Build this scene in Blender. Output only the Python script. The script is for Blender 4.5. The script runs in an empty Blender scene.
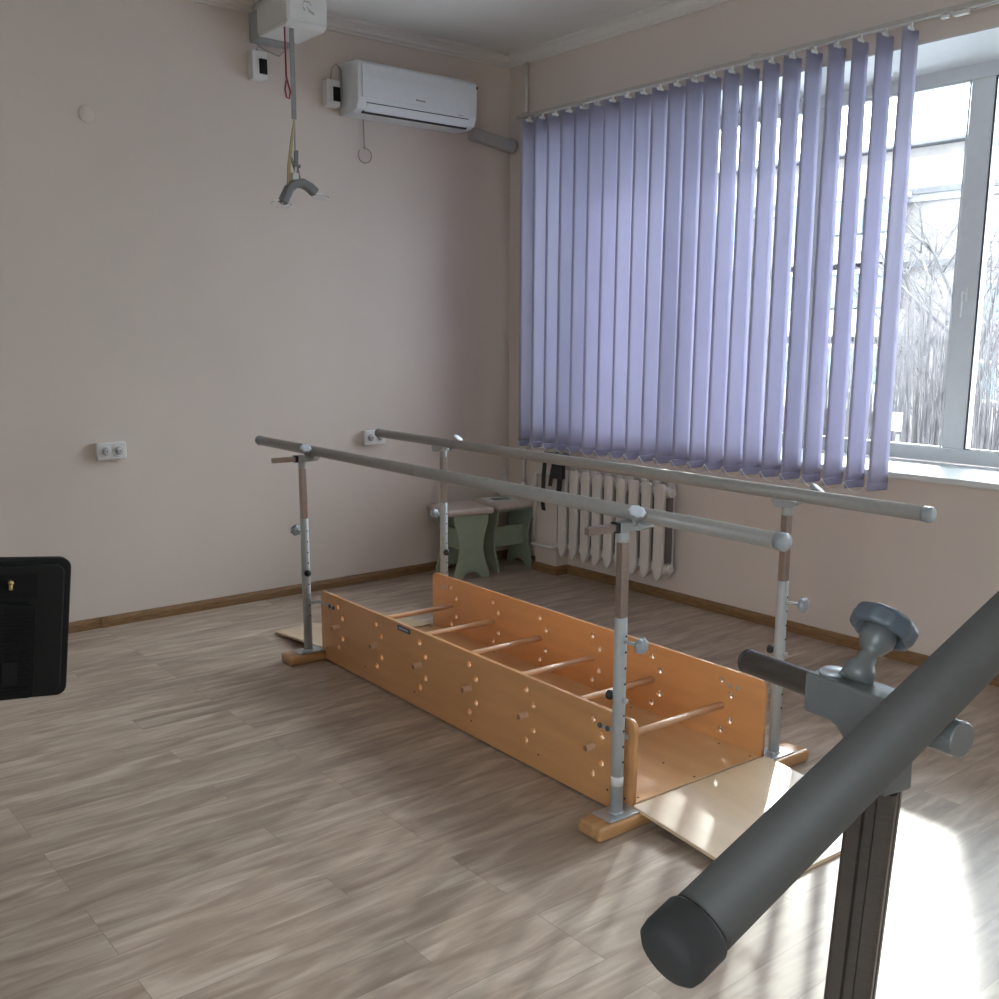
import bpy, bmesh, math, random
from mathutils import Vector, Matrix
random.seed(7)
SC = bpy.context.scene
COL = SC.collection
PI = math.pi

# ------------------------------------------------------------------ camera
CAM_AZ, CAM_PITCH, CAM_ROLL = map(math.radians, (50.86, -10.9754, 0.1502))
F = Vector((math.cos(CAM_AZ)*math.cos(CAM_PITCH), math.sin(CAM_AZ)*math.cos(CAM_PITCH), math.sin(CAM_PITCH)))
R = Vector((math.sin(CAM_AZ), -math.cos(CAM_AZ), 0)); U = R.cross(F)
R2 = R*math.cos(CAM_ROLL)+U*math.sin(CAM_ROLL); U2 = -R*math.sin(CAM_ROLL)+U*math.cos(CAM_ROLL)
cam = bpy.data.cameras.new('camera'); camo = bpy.data.objects.new('camera', cam); COL.objects.link(camo)
m = Matrix((R2, U2, -F)).transposed().to_4x4(); m.translation = Vector((-4.3884, -5.296, 1.5))
camo.matrix_world = m
cam.sensor_width = 36; cam.lens = 1020.68/999*36; cam.shift_y = 0.034; cam.clip_start = 0.05; cam.clip_end = 400
SC.camera = camo

# ------------------------------------------------------------------ light
SC.view_settings.view_transform = 'Standard'; SC.view_settings.look = 'None'
SC.view_settings.gamma = 1; SC.view_settings.use_curve_mapping = False
SC.view_settings.exposure = 1.0
w = bpy.data.worlds.new('sky'); SC.world = w; w.use_nodes = True
bg = w.node_tree.nodes['Background']; bg.inputs[0].default_value = (0.86, 0.93, 1.0, 1); 
_N, _L = w.node_tree.nodes, w.node_tree.links          # overcast sky, brighter towards the zenith
_tc = _N.new('ShaderNodeTexCoord'); _sx = _N.new('ShaderNodeSeparateXYZ'); _mr = _N.new('ShaderNodeMapRange')
_mr.inputs['From Min'].default_value = 0; _mr.inputs['From Max'].default_value = 1; _mr.inputs['To Min'].default_value = 5.5; _mr.inputs['To Max'].default_value = 15
_L.new(_tc.outputs['Generated'], _sx.inputs[0]); _L.new(_sx.outputs['Z'], _mr.inputs['Value']); _L.new(_mr.outputs[0], bg.inputs[1])
sun = bpy.data.lights.new('hazy_sun', 'SUN'); sun.energy = 2.2; sun.angle = math.radians(1.6); sun.color = (1, .95, .88)
suno = bpy.data.objects.new('hazy_sun', sun); COL.objects.link(suno)
SUN_AZ, SUN_EL = math.radians(31), math.radians(27.5)
sd = Vector((math.cos(SUN_AZ)*math.cos(SUN_EL), math.sin(SUN_AZ)*math.cos(SUN_EL), math.sin(SUN_EL)))
suno.rotation_euler = sd.to_track_quat('Z', 'Y').to_euler(); suno.location = (8, 2, 7)
pl = bpy.data.lights.new('window_portal', 'AREA'); pl.shape = 'RECTANGLE'; pl.size = 7.0; pl.size_y = 1.9
pl.cycles.is_portal = True
plo = bpy.data.objects.new('window_portal', pl); COL.objects.link(plo)
plo.location = (0.66, -3.78, 1.81); plo.rotation_euler = Vector((1, 0, 0)).to_track_quat('Z', 'Y').to_euler()

pl2 = bpy.data.lights.new('window_portal', 'AREA'); pl2.shape = 'RECTANGLE'; pl2.size = 2.0; pl2.size_y = 1.8; pl2.cycles.is_portal = True
po2 = bpy.data.objects.new('window_portal', pl2); COL.objects.link(po2); po2.location = (-6.82, -6.15, 1.75); po2.rotation_euler = Vector((-1, 0, 0)).to_track_quat('Z', 'Y').to_euler()  # portal for the added fill window in the opposite wall

# ------------------------------------------------------------------ materials
def newmat(name):
    mt = bpy.data.materials.new(name); mt.use_nodes = True
    return mt, mt.node_tree.nodes, mt.node_tree.links, mt.node_tree.nodes['Principled BSDF']
def mat(name, col, rough=.5, metal=0., var=.06, scale=30., bump=0., spec=.5, stretch=(1, 1, 1), coat=0.):
    mt, N, L, b = newmat(name)
    tc = N.new('ShaderNodeTexCoord'); mp = N.new('ShaderNodeMapping'); mp.inputs['Scale'].default_value = stretch
    L.new(tc.outputs['Object'], mp.inputs[0])
    nz = N.new('ShaderNodeTexNoise'); nz.inputs['Scale'].default_value = scale; nz.inputs['Detail'].default_value = 5
    L.new(mp.outputs[0], nz.inputs['Vector'])
    rp = N.new('ShaderNodeValToRGB')
    rp.color_ramp.elements[0].position = .3; rp.color_ramp.elements[1].position = .7
    rp.color_ramp.elements[0].color = tuple(c*(1-var) for c in col)+(1,)
    rp.color_ramp.elements[1].color = tuple(min(1, c*(1+var)) for c in col)+(1,)
    L.new(nz.outputs['Fac'], rp.inputs[0]); L.new(rp.outputs[0], b.inputs['Base Color'])
    b.inputs['Roughness'].default_value = rough; b.inputs['Metallic'].default_value = metal
    b.inputs['Specular IOR Level'].default_value = spec
    if coat: b.inputs['Coat Weight'].default_value = coat; b.inputs['Coat Roughness'].default_value = .12
    if bump:
        bp = N.new('ShaderNodeBump'); bp.inputs['Strength'].default_value = bump; bp.inputs['Distance'].default_value = .002
        L.new(nz.outputs['Fac'], bp.inputs['Height']); L.new(bp.outputs[0], b.inputs['Normal'])
    return mt

def floor_mat():
    mt, N, L, b = newmat('laminate_planks')
    tc = N.new('ShaderNodeTexCoord')
    br = N.new('ShaderNodeTexBrick'); br.inputs['Scale'].default_value = 1
    br.inputs['Brick Width'].default_value = .92; br.inputs['Row Height'].default_value = .128
    br.inputs['Mortar Size'].default_value = .0011; br.inputs['Mortar Smooth'].default_value = .2
    br.offset = .37; br.offset_frequency = 3; br.inputs['Bias'].default_value = 0
    br.inputs['Color1'].default_value = (0, 0, 0, 1); br.inputs['Color2'].default_value = (1, 1, 1, 1); br.inputs['Mortar'].default_value = (.5, .5, .5, 1)
    L.new(tc.outputs['Object'], br.inputs['Vector'])
    # per-plank shift of the grain
    mp = N.new('ShaderNodeMapping'); mp.inputs['Scale'].default_value = (1.3, 7, 1)
    ad = N.new('ShaderNodeVectorMath'); ad.operation = 'MULTIPLY_ADD'; ad.inputs[1].default_value = (7, 3, 11)
    L.new(br.outputs['Color'], ad.inputs[0]); L.new(tc.outputs['Object'], ad.inputs[2]); L.new(ad.outputs[0], mp.inputs[0])
    n1 = N.new('ShaderNodeTexNoise'); n1.inputs['Scale'].default_value = 2.4; n1.inputs['Detail'].default_value = 7; n1.inputs['Distortion'].default_value = .8
    L.new(mp.outputs[0], n1.inputs['Vector'])
    mp2 = N.new('ShaderNodeMapping'); mp2.inputs['Scale'].default_value = (6, 60, 1); L.new(ad.outputs[0], mp2.inputs[0])
    n2 = N.new('ShaderNodeTexNoise'); n2.inputs['Scale'].default_value = 1.5; n2.inputs['Detail'].default_value = 3
    L.new(mp2.outputs[0], n2.inputs['Vector'])
    rp = N.new('ShaderNodeValToRGB'); e = rp.color_ramp.elements
    e[0].position = .3; e[0].color = (.32, .238, .182, 1); e[1].position = .74; e[1].color = (.62, .525, .435, 1)
    x = e.new(.5); x.color = (.435, .34, .268, 1)
    L.new(n1.outputs['Fac'], rp.inputs[0])
    m1 = N.new('ShaderNodeMix'); m1.data_type = 'RGBA'; m1.blend_type = 'MULTIPLY'; m1.inputs[0].default_value = .28
    r2 = N.new('ShaderNodeValToRGB'); r2.color_ramp.elements[0].position = .35; r2.color_ramp.elements[0].color = (.72, .7, .68, 1); r2.color_ramp.elements[1].position = .6
    L.new(n2.outputs['Fac'], r2.inputs[0]); L.new(rp.outputs[0], m1.inputs[6]); L.new(r2.outputs[0], m1.inputs[7])
    m2 = N.new('ShaderNodeMix'); m2.data_type = 'RGBA'; m2.blend_type = 'MULTIPLY'; m2.inputs[0].default_value = 1
    r3 = N.new('ShaderNodeValToRGB'); r3.color_ramp.elements[0].color = (.86, .85, .84, 1); r3.color_ramp.elements[1].color = (1.08, 1.08, 1.08, 1)
    L.new(br.outputs['Color'], r3.inputs[0]); L.new(m1.outputs[2], m2.inputs[6]); L.new(r3.outputs[0], m2.inputs[7])
    m3 = N.new('ShaderNodeMix'); m3.data_type = 'RGBA'; m3.blend_type = 'MIX'; m3.inputs[7].default_value = (.16, .12, .09, 1)
    mm = N.new('ShaderNodeMath'); mm.operation = 'MULTIPLY'; mm.inputs[1].default_value = .55
    L.new(br.outputs['Fac'], mm.inputs[0]); L.new(mm.outputs[0], m3.inputs[0]); L.new(m2.outputs[2], m3.inputs[6])
    L.new(m3.outputs[2], b.inputs['Base Color'])
    b.inputs['Roughness'].default_value = .36; b.inputs['Specular IOR Level'].default_value = .5
    bp = N.new('ShaderNodeBump'); bp.inputs['Strength'].default_value = .12; bp.inputs['Distance'].default_value = .001
    L.new(n2.outputs['Fac'], bp.inputs['Height']); L.new(bp.outputs[0], b.inputs['Normal'])
    return mt

def plaster(name, col, sc=(1, 1, 1)):
    mt, N, L, b = newmat(name)
    tc = N.new('ShaderNodeTexCoord')
    n1 = N.new('ShaderNodeTexNoise'); n1.inputs['Scale'].default_value = 1.1; n1.inputs['Detail'].default_value = 4
    n2 = N.new('ShaderNodeTexNoise'); n2.inputs['Scale'].default_value = 70; n2.inputs['Detail'].default_value = 3
    L.new(tc.outputs['Object'], n1.inputs['Vector']); L.new(tc.outputs['Object'], n2.inputs['Vector'])
    rp = N.new('ShaderNodeValToRGB'); rp.color_ramp.elements[0].position = .3; rp.color_ramp.elements[1].position = .7
    rp.color_ramp.elements[0].color = tuple(c*.965 for c in col)+(1,); rp.color_ramp.elements[1].color = tuple(c*1.03 for c in col)+(1,)
    L.new(n1.outputs['Fac'], rp.inputs[0]); L.new(rp.outputs[0], b.inputs['Base Color'])
    b.inputs['Roughness'].default_value = .75; b.inputs['Specular IOR Level'].default_value = .25
    bp = N.new('ShaderNodeBump'); bp.inputs['Strength'].default_value = .25; bp.inputs['Distance'].default_value = .0015
    L.new(n2.outputs['Fac'], bp.inputs['Height']); L.new(bp.outputs[0], b.inputs['Normal'])
    return mt

def fabric_vane():
    mt, N, L, b = newmat('blind_fabric')
    tc = N.new('ShaderNodeTexCoord')
    n = N.new('ShaderNodeTexNoise'); n.inputs['Scale'].default_value = 260; n.inputs['Detail'].default_value = 2
    L.new(tc.outputs['Object'], n.inputs['Vector'])
    rp = N.new('ShaderNodeValToRGB'); rp.color_ramp.elements[0].color = (.46, .45, .56, 1); rp.color_ramp.elements[1].color = (.53, .52, .63, 1)
    L.new(n.outputs['Fac'], rp.inputs[0]); L.new(rp.outputs[0], b.inputs['Base Color'])
    b.inputs['Roughness'].default_value = .85; b.inputs['Specular IOR Level'].default_value = .15
    tr = N.new('ShaderNodeBsdfTranslucent'); tr.inputs[0].default_value = (.62, .60, .76, 1)
    mx = N.new('ShaderNodeMixShader'); mx.inputs[0].default_value = .42
    L.new(b.outputs[0], mx.inputs[1]); L.new(tr.outputs[0], mx.inputs[2])
    L.new(mx.outputs[0], N['Material Output'].inputs[0])
    return mt

def glass_mat():
    mt, N, L, b = newmat('window_glass')
    N.remove(b)
    t = N.new('ShaderNodeBsdfTransparent'); t.inputs[0].default_value = (.93, .96, .96, 1)
    g = N.new('ShaderNodeBsdfGlossy'); g.inputs['Roughness'].default_value = .02
    f = N.new('ShaderNodeFresnel'); f.inputs[0].default_value = 1.45
    mx = N.new('ShaderNodeMixShader'); L.new(f.outputs[0], mx.inputs[0]); L.new(t.outputs[0], mx.inputs[1]); L.new(g.outputs[0], mx.inputs[2])
    L.new(mx.outputs[0], N['Material Output'].inputs[0])
    return mt

M = {}
M['floor'] = floor_mat()
M['wall'] = plaster('beige_wallpaper', (.70, .615, .562))
M['ceil'] = plaster('white_ceiling', (.76, .75, .72))
M['crown'] = mat('white_cornice', (.74, .71, .67), .6, var=.02)
M['skirt'] = mat('oak_skirting', (.24, .135, .06), .45, var=.25, scale=18, stretch=(1, 1, 8))
M['pvc'] = mat('white_pvc', (.72, .74, .75), .3, var=.02)
M['gasket'] = mat('rubber_gasket', (.02, .025, .03), .6)
M['glass'] = glass_mat()
M['vane'] = fabric_vane()
M['vane_weight'] = mat('blind_weight_fabric', (.30, .29, .42), .8)
M['white_plastic'] = mat('white_plastic', (.74, .74, .73), .35, var=.02)
M['ac'] = mat('air_conditioner_plastic', (.70, .73, .76), .3, var=.02)
M['grey_duct'] = mat('grey_plastic_duct', (.46, .44, .45), .5, var=.05)
M['black'] = mat('black_plastic', (.005, .0053, .0056), .6, var=.1, spec=.25)
M['black2'] = mat('black_vent_plastic', (.003, .0033, .0036), .65, var=.1, spec=.2)
M['dark'] = mat('dark_rubber', (.02, .02, .022), .6, var=.1)
M['paint'] = mat('light_grey_paint', (.42, .44, .45), .42, var=.04, scale=60)
M['bar'] = mat('grey_bar_coating', (.31, .295, .28), .38, var=.05, scale=50)
M['steel'] = mat('brushed_steel', (.40, .34, .31), .34, metal=.9, var=.1, scale=40, stretch=(1, 1, 12))
M['zinc'] = mat('zinc_plate', (.52, .55, .58), .35, metal=.6, var=.1, scale=40)
M['knob'] = mat('grey_knob_plastic', (.33, .36, .39), .4, var=.06)
M['knob_light'] = mat('pale_knob_plastic', (.62, .66, .74), .35, var=.04)
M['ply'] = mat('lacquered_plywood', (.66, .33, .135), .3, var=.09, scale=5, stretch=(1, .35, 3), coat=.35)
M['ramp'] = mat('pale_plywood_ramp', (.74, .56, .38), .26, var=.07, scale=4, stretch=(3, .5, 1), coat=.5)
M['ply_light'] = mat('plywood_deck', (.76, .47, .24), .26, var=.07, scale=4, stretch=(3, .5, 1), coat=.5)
M['ply_edge'] = mat('plywood_edge', (.52, .36, .22), .5, var=.25, scale=10, stretch=(1, 1, 40))
M['beech'] = mat('beech_dowel', (.66, .40, .24), .3, var=.08, scale=12, stretch=(.5, 4, 4), coat=.3)
M['pine'] = mat('varnished_pine', (.52, .28, .12), .32, var=.18, scale=9, stretch=(.6, 5, 5), coat=.4)
M['wood_dark'] = mat('dowel_end_wood', (.33, .15, .08), .45, var=.15)
M['label'] = mat('blue_label', (.05, .085, .13), .4)
M['sticker'] = mat('white_sticker', (.72, .72, .72), .5)
M['radiator'] = mat('radiator_enamel', (.66, .61, .58), .4, var=.03)
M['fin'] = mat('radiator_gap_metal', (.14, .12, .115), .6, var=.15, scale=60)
M['pipe'] = mat('painted_pipe', (.66, .63, .60), .4, var=.03)
M['seat'] = mat('pinkish_vinyl', (.58, .48, .43), .45, var=.05)
M['green'] = mat('pale_green_board', (.33, .39, .29), .5, var=.06, scale=14)
M['green_edge'] = mat('pale_edge_banding', (.50, .54, .46), .5)
M['paper'] = mat('white_paper', (.74, .74, .72), .6)
M['print'] = mat('printed_picture', (.16, .2, .18), .5, var=.6, scale=25)
M['strap'] = mat('grey_webbing', (.28, .28, .28), .7, var=.1, scale=80)
M['red'] = mat('red_cord', (.28, .02, .03), .6)
M['yellow'] = mat('yellowed_cord', (.50, .42, .22), .6)
M['spreader'] = mat('grey_spreader_bar', (.17, .17, .175), .45)
M['wire'] = mat('white_cable', (.42, .40, .38), .5)
M['brass'] = mat('brass_connector', (.55, .42, .18), .35, metal=.6)
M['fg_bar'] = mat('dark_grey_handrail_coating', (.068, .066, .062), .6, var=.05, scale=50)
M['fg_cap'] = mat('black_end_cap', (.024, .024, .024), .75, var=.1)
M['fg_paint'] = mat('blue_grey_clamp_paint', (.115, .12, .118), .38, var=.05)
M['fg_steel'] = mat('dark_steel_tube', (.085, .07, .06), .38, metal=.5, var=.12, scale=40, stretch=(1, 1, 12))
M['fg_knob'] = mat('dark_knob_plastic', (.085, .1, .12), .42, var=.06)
M['rail'] = mat('cream_rail', (.5, .47, .44), .45, var=.03)
M['bottle'] = mat('milky_plastic', (.66, .62, .60), .35)
M['facade'] = mat('pale_panel_facade', (.17, .155, .15), .9, var=.14, scale=.8)
M['facade_light'] = mat('white_panel_facade', (.26, .26, .265), .9, var=.05, scale=.8)
M['facade_brick'] = mat('weathered_brick_facade', (.13, .11, .11), .9, var=.2, scale=1.2)
M['ledge'] = mat('concrete_ledge', (.07, .07, .075), .9, var=.2, scale=2)
M['pane_blue'] = mat('distant_window_glass', (.09, .13, .145), .12, var=.25, scale=.7)
M['snow'] = mat('snowy_ground', (.30, .31, .33), .9, var=.04, scale=.5)
M['bark'] = mat('grey_bark', (.075, .068, .07), .9, var=.3, scale=4)

# ------------------------------------------------------------------ helpers
class MB:
    def __init__(s): s.bm = bmesh.new(); s.mats = []; s.mi = 0
    def use(s, m):
        if m not in s.mats: s.mats.append(m)
        s.mi = s.mats.index(m); return s
    def _set(s, faces, smooth=False):
        for f in faces: f.material_index = s.mi; f.smooth = smooth
    def box(s, c, d, rot=None, bevel=0, seg=2):
        r = bmesh.ops.create_cube(s.bm, size=1); vs = r['verts']
        bmesh.ops.scale(s.bm, vec=Vector(d), verts=vs)
        if bevel:
            es = list({e for v in vs for e in v.link_edges})
            q = bmesh.ops.bevel(s.bm, geom=es, offset=bevel, segments=seg, profile=.5, affect='EDGES')
            vs = list({v for v in q['verts']} | {v for v in vs if v.is_valid})
            vs = list({v for f in q['faces'] for v in f.verts} | set(v for v in vs if v.is_valid))
        fs = {f for v in vs for f in v.link_faces}
        if rot is not None: bmesh.ops.transform(s.bm, matrix=rot.to_4x4(), verts=vs)
        bmesh.ops.translate(s.bm, vec=Vector(c), verts=vs)
        s._set(fs); return s
    def bb(s, lo, hi, **k):
        lo, hi = Vector(lo), Vector(hi); return s.box((lo+hi)/2, hi-lo, **k)
    def lathe(s, p0, axis, prof, n=24, smooth=True, lobes=0, lobe_amp=0):
        """prof: list of (distance along axis, radius)"""
        a = Vector(axis).normalized(); t = a.orthogonal().normalized(); b = a.cross(t); p0 = Vector(p0); rings = []
        for d, r in prof:
            if r < 1e-6: rings.append([s.bm.verts.new(p0+a*d)]); continue
            ring = []
            for i in range(n):
                th = 2*PI*i/n; rr = r*(1+lobe_amp*math.cos(lobes*th)) if lobes else r
                ring.append(s.bm.verts.new(p0+a*d+(t*math.cos(th)+b*math.sin(th))*rr))
            rings.append(ring)
        fs = []
        for A, B in zip(rings, rings[1:]):
            for i in range(n):
                j = (i+1) % n
                if len(A) == 1 and len(B) == 1: continue
                if len(A) == 1: fs.append(s.bm.faces.new((A[0], B[j], B[i])))
                elif len(B) == 1: fs.append(s.bm.faces.new((A[i], A[j], B[0])))
                else: fs.append(s.bm.faces.new((A[i], A[j], B[j], B[i])))
        if len(rings[0]) > 1: fs.append(s.bm.faces.new(rings[0][::-1]))
        if len(rings[-1]) > 1: fs.append(s.bm.faces.new(rings[-1]))
        s._set(fs, smooth); return s
    def cyl(s, p0, p1, r, n=20, smooth=True, ch=0):
        p0, p1 = Vector(p0), Vector(p1); L = (p1-p0).length
        pr = [(0, r), (L, r)] if not ch else [(0, r-ch), (ch, r), (L-ch, r), (L, r-ch)]
        return s.lathe(p0, p1-p0, pr, n, smooth)
    def tube(s, pts, r, n=8):
        pts = [Vector(p) for p in pts]; rings = []; prev = None
        for i, p in enumerate(pts):
            d = (pts[min(i+1, len(pts)-1)]-pts[max(i-1, 0)]).normalized()
            t = d.orthogonal().normalized() if prev is None else (prev-d*prev.dot(d)).normalized()
            prev = t; b = d.cross(t); rr = r[i] if isinstance(r, (list, tuple)) else r
            rings.append([s.bm.verts.new(p+(t*math.cos(2*PI*k/n)+b*math.sin(2*PI*k/n))*rr) for k in range(n)])
        fs = []
        for A, B in zip(rings, rings[1:]):
            for i in range(n): fs.append(s.bm.faces.new((A[i], A[(i+1) % n], B[(i+1) % n], B[i])))
        fs.append(s.bm.faces.new(rings[0][::-1])); fs.append(s.bm.faces.new(rings[-1]))
        s._set(fs, True); return s
    def ribbon(s, pts, wdir, w, th):
        pts = [Vector(p) for p in pts]; wd = Vector(wdir).normalized(); rings = []
        for i, p in enumerate(pts):
            d = (pts[min(i+1, len(pts)-1)]-pts[max(i-1, 0)]).normalized(); nrm = d.cross(wd).normalized()
            rings.append([s.bm.verts.new(p+wd*a*w/2+nrm*b*th/2) for a, b in ((-1, -1), (1, -1), (1, 1), (-1, 1))])
        fs = []
        for A, B in zip(rings, rings[1:]):
            for i in range(4): fs.append(s.bm.faces.new((A[i], A[(i+1) % 4], B[(i+1) % 4], B[i])))
        fs.append(s.bm.faces.new(rings[0][::-1])); fs.append(s.bm.faces.new(rings[-1]))
        s._set(fs, False); return s
    def prism(s, poly, origin, ux, uy, un, th):
        """poly 2D points in (ux, uy), extruded th along un"""
        ux, uy, un, o = map(Vector, (ux, uy, un, origin))
        A = [s.bm.verts.new(o+ux*x+uy*y) for x, y in poly]; B = [s.bm.verts.new(o+ux*x+uy*y+un*th) for x, y in poly]
        n = len(poly); fs = [s.bm.faces.new(A[::-1]), s.bm.faces.new(B)]
        for i in range(n): fs.append(s.bm.faces.new((A[i], A[(i+1) % n], B[(i+1) % n], B[i])))
        s._set(fs); return s
    def build(s, name, mtl=None, parent=None, bevel=0):
        bmesh.ops.recalc_face_normals(s.bm, faces=s.bm.faces)
        me = bpy.data.meshes.new(name); s.bm.to_mesh(me); s.bm.free()
        for mm in (s.mats or [mtl]): me.materials.append(mm if not isinstance(mm, str) else M[mm])
        o = bpy.data.objects.new(name, me); COL.objects.link(o)
        if parent: o.parent = parent
        if bevel:
            bv = o.modifiers.new('bevel', 'BEVEL'); bv.width = bevel; bv.segments = 2; bv.limit_method = 'ANGLE'
        return o

def tag(o, label=None, cat=None, group=None, kind=None):
    if label: o['label'] = label
    if cat: o['category'] = cat
    if group: o['group'] = group
    if kind: o['kind'] = kind
    return o
def empty(name, loc=(0, 0, 0), rz=0, label=None, cat=None, group=None):
    o = bpy.data.objects.new(name, None); COL.objects.link(o); o.location = loc; o.rotation_euler = (0, 0, rz)
    return tag(o, label, cat, group)
def struct(o, label=None): o['kind'] = 'structure'; return tag(o, label)
def copy_tree(o, parent=None):
    c = o.copy(); COL.objects.link(c); c.parent = parent
    for ch in list(o.children): copy_tree(ch, c)
    return c
def curve_plate(name, outline, holes, th, parent, mtl, M4, bev=.0012):
    """flat plate with round holes, outline polygon in 2D; extruded; placed by matrix M4"""
    cu = bpy.data.curves.new(name, 'CURVE'); cu.dimensions = '2D'; cu.fill_mode = 'BOTH'; cu.extrude = th/2-bev; cu.bevel_depth = bev; cu.bevel_resolution = 1
    def sp(pts):
        q = cu.splines.new('POLY'); q.points.add(len(pts)-1); q.use_cyclic_u = True
        for i, (x, y) in enumerate(pts): q.points[i].co = (x, y, 0, 1)
    sp(outline)
    for (x, y, r) in holes: sp([(x+r*math.cos(2*PI*i/24), y+r*math.sin(2*PI*i/24)) for i in range(24)])
    tmp = bpy.data.objects.new('tmp', cu); COL.objects.link(tmp)
    dg = bpy.context.evaluated_depsgraph_get()
    me = bpy.data.meshes.new_from_object(tmp.evaluated_get(dg)); bpy.data.objects.remove(tmp); me.name = name
    me.transform(M4); me.materials.clear(); me.materials.append(mtl)
    o = bpy.data.objects.new(name, me); COL.objects.link(o); o.parent = parent
    return o
def rrect(x0, y0, x1, y1, r, n=6):
    P = []
    for cx, cy, a in ((x1-r, y0+r, -90), (x1-r, y1-r, 0), (x0+r, y1-r, 90), (x0+r, y0+r, 180)):
        for i in range(n+1):
            t = math.radians(a+90*i/n); P.append((cx+r*math.cos(t), cy+r*math.sin(t)))
    return P

# ------------------------------------------------------------------ room
H = 3.215; X0, Y0 = -6.6, -7.6
WY0, WY1, WZ0, WZ1 = -3.70, -.35, .885, 2.743; WX = .50      # window opening, window plane
struct(MB().bb((X0-.2, Y0-.2, -.1), (0, .2, 0)).build('floor', 'floor'), 'greige laminate plank floor')
struct(MB().bb((X0-.2, Y0-.2, H), (.62, .2, H+.15)).build('ceiling', 'ceil'), 'white ceiling')
struct(MB().bb((X0-.2, 0, 0), (0, .2, H)).build('wall_left', 'wall'), 'plain beige wall with the air conditioner')
wb = MB()
wb.bb((0, Y0-.2, 0), (.62, -7.2, H)); wb.bb((0, -4.7, 0), (.62, WY0, H)); wb.bb((0, WY1, 0), (.62, .2, H))
wb.bb((0, -7.2, 0), (.62, -4.7, WZ0-.03)); wb.bb((0, -7.2, WZ1), (.62, -4.7, H))
wb.bb((0, WY0, 0), (.62, WY1, WZ0-.03)); wb.bb((0, WY0, WZ1), (.62, WY1, H))
struct(wb.build('wall_right', 'wall'), 'beige window wall')
BY0, BY1, BZ0, BZ1 = -7.1, -5.2, .9, 2.6
struct(MB().bb((X0-.2, Y0-.2, 0), (X0, BY0, H)).bb((X0-.2, BY1, 0), (X0, 0, H)).bb((X0-.2, BY0, 0), (X0, BY1, BZ0)).bb((X0-.2, BY0, BZ1), (X0, BY1, H)).build('wall_back', 'wall'), 'beige wall opposite the blind')
struct(MB().bb((X0, Y0-.2, 0), (0, Y0, H)).build('wall_front', 'wall'), 'beige wall behind the camera')
# pale lining of the window recess
rv = MB(); t = .006
rv.bb((.004, WY0, WZ1-t), (WX, WY1, WZ1)); rv.bb((.004, WY0, WZ0), (WX, WY0+t, WZ1-t)); rv.bb((.004, WY1-t, WZ0), (WX, WY1, WZ1-t))
struct(rv.build('trim_1', 'pvc'), 'white lining of the window recess')
# pipe boxing in the corner below the sill
struct(MB().bb((-.10, -.60, 0), (0, -.40, .80)).build('trim_2', 'wall'), 'beige boxed corner post below the window')
# crown moulding
prof = [(0, 0), (.012, 0), (.016, .01), (.03, .018), (.034, .03), (.055, .045), (.07, .05), (.07, .065), (0, .065)]
for nm, (o_, ux, un, L_) in {'trim_3': ((X0, 0, H-.065), (0, -1, 0), (1, 0, 0), -X0), 'trim_4': ((0, Y0, H-.065), (-1, 0, 0), (0, 1, 0), -Y0)}.items():
    struct(MB().prism(prof, o_, ux, (0, 0, 1), un, L_).build(nm, 'crown'), 'white cornice')
sk = [(0, 0), (.018, 0), (.018, .035), (.012, .05), (.006, .055), (0, .055)]
struct(MB().prism(sk, (X0, 0, 0), (0, -1, 0), (0, 0, 1), (1, 0, 0), -X0).build('baseboard_left', 'skirt'))
b = MB().prism(sk, (0, Y0, 0), (-1, 0, 0), (0, 0, 1), (0, 1, 0), -Y0-.60)
b.prism(sk, (-.10, -.60, 0), (-1, 0, 0), (0, 0, 1), (0, 1, 0), .20).prism(sk, (-.118, -.60, 0), (0, -1, 0), (0, 0, 1), (1, 0, 0), .118)
b.prism(sk, (-.118, -.40, 0), (0, 1, 0), (0, 0, 1), (1, 0, 0), .118).prism(sk, (0, -.38, 0), (-1, 0, 0), (0, 0, 1), (0, 1, 0), .362)
struct(b.build('baseboard_right', 'skirt'))
tag(MB().bb((-2.76, -.024, 0), (-2.73, -.0182, .058)).build('baseboard_joint', 'skirt'), 'brown joint clip on the skirting below the double socket', 'skirting clip')

# window: outer frame, three mullions, four panes
win = empty('window_1', (0, 0, 0)); struct(win, 'white plastic window of four panes')
mull = [(-1.21, -1.10), (-2.01, -1.90), (-2.872, -2.757)]
fr = MB()
fr.bb((WX, WY0, WZ0), (WX+.07, WY1, .96)); fr.bb((WX, WY0, 2.67), (WX+.07, WY1, WZ1))
fr.bb((WX, WY0, .96), (WX+.07, WY0+.075, 2.67)); fr.bb((WX, WY1-.075, .96), (WX+.07, WY1, 2.67))
for a, c in mull: fr.bb((WX, a, .96), (WX+.07, c, 2.67))
fr.build('window_frame', 'pvc', win, bevel=.006)
edges = [(WY0+.075, mull[2][0]), (mull[2][1], mull[1][0]), (mull[1][1], mull[0][0]), (mull[0][1], WY1-.075)]
for i, (a, c) in enumerate(edges):
    g = MB(); k = .008
    g.bb((WX-.001, a, .96), (WX+.004, a+k, 2.67)); g.bb((WX-.001, c-k, .96), (WX+.004, c, 2.67))
    g.bb((WX-.001, a, .96), (WX+.004, c, .96+k*.6)); g.bb((WX-.001, a, 2.67-k*.6), (WX+.004, c, 2.67))
    g.build('gasket', 'gasket' if i in (0,) else 'pvc', win)
    MB().bb((WX+.03, a-.004, .956), (WX+.034, c+.004, 2.674)).build('pane', 'glass', win)
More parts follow.
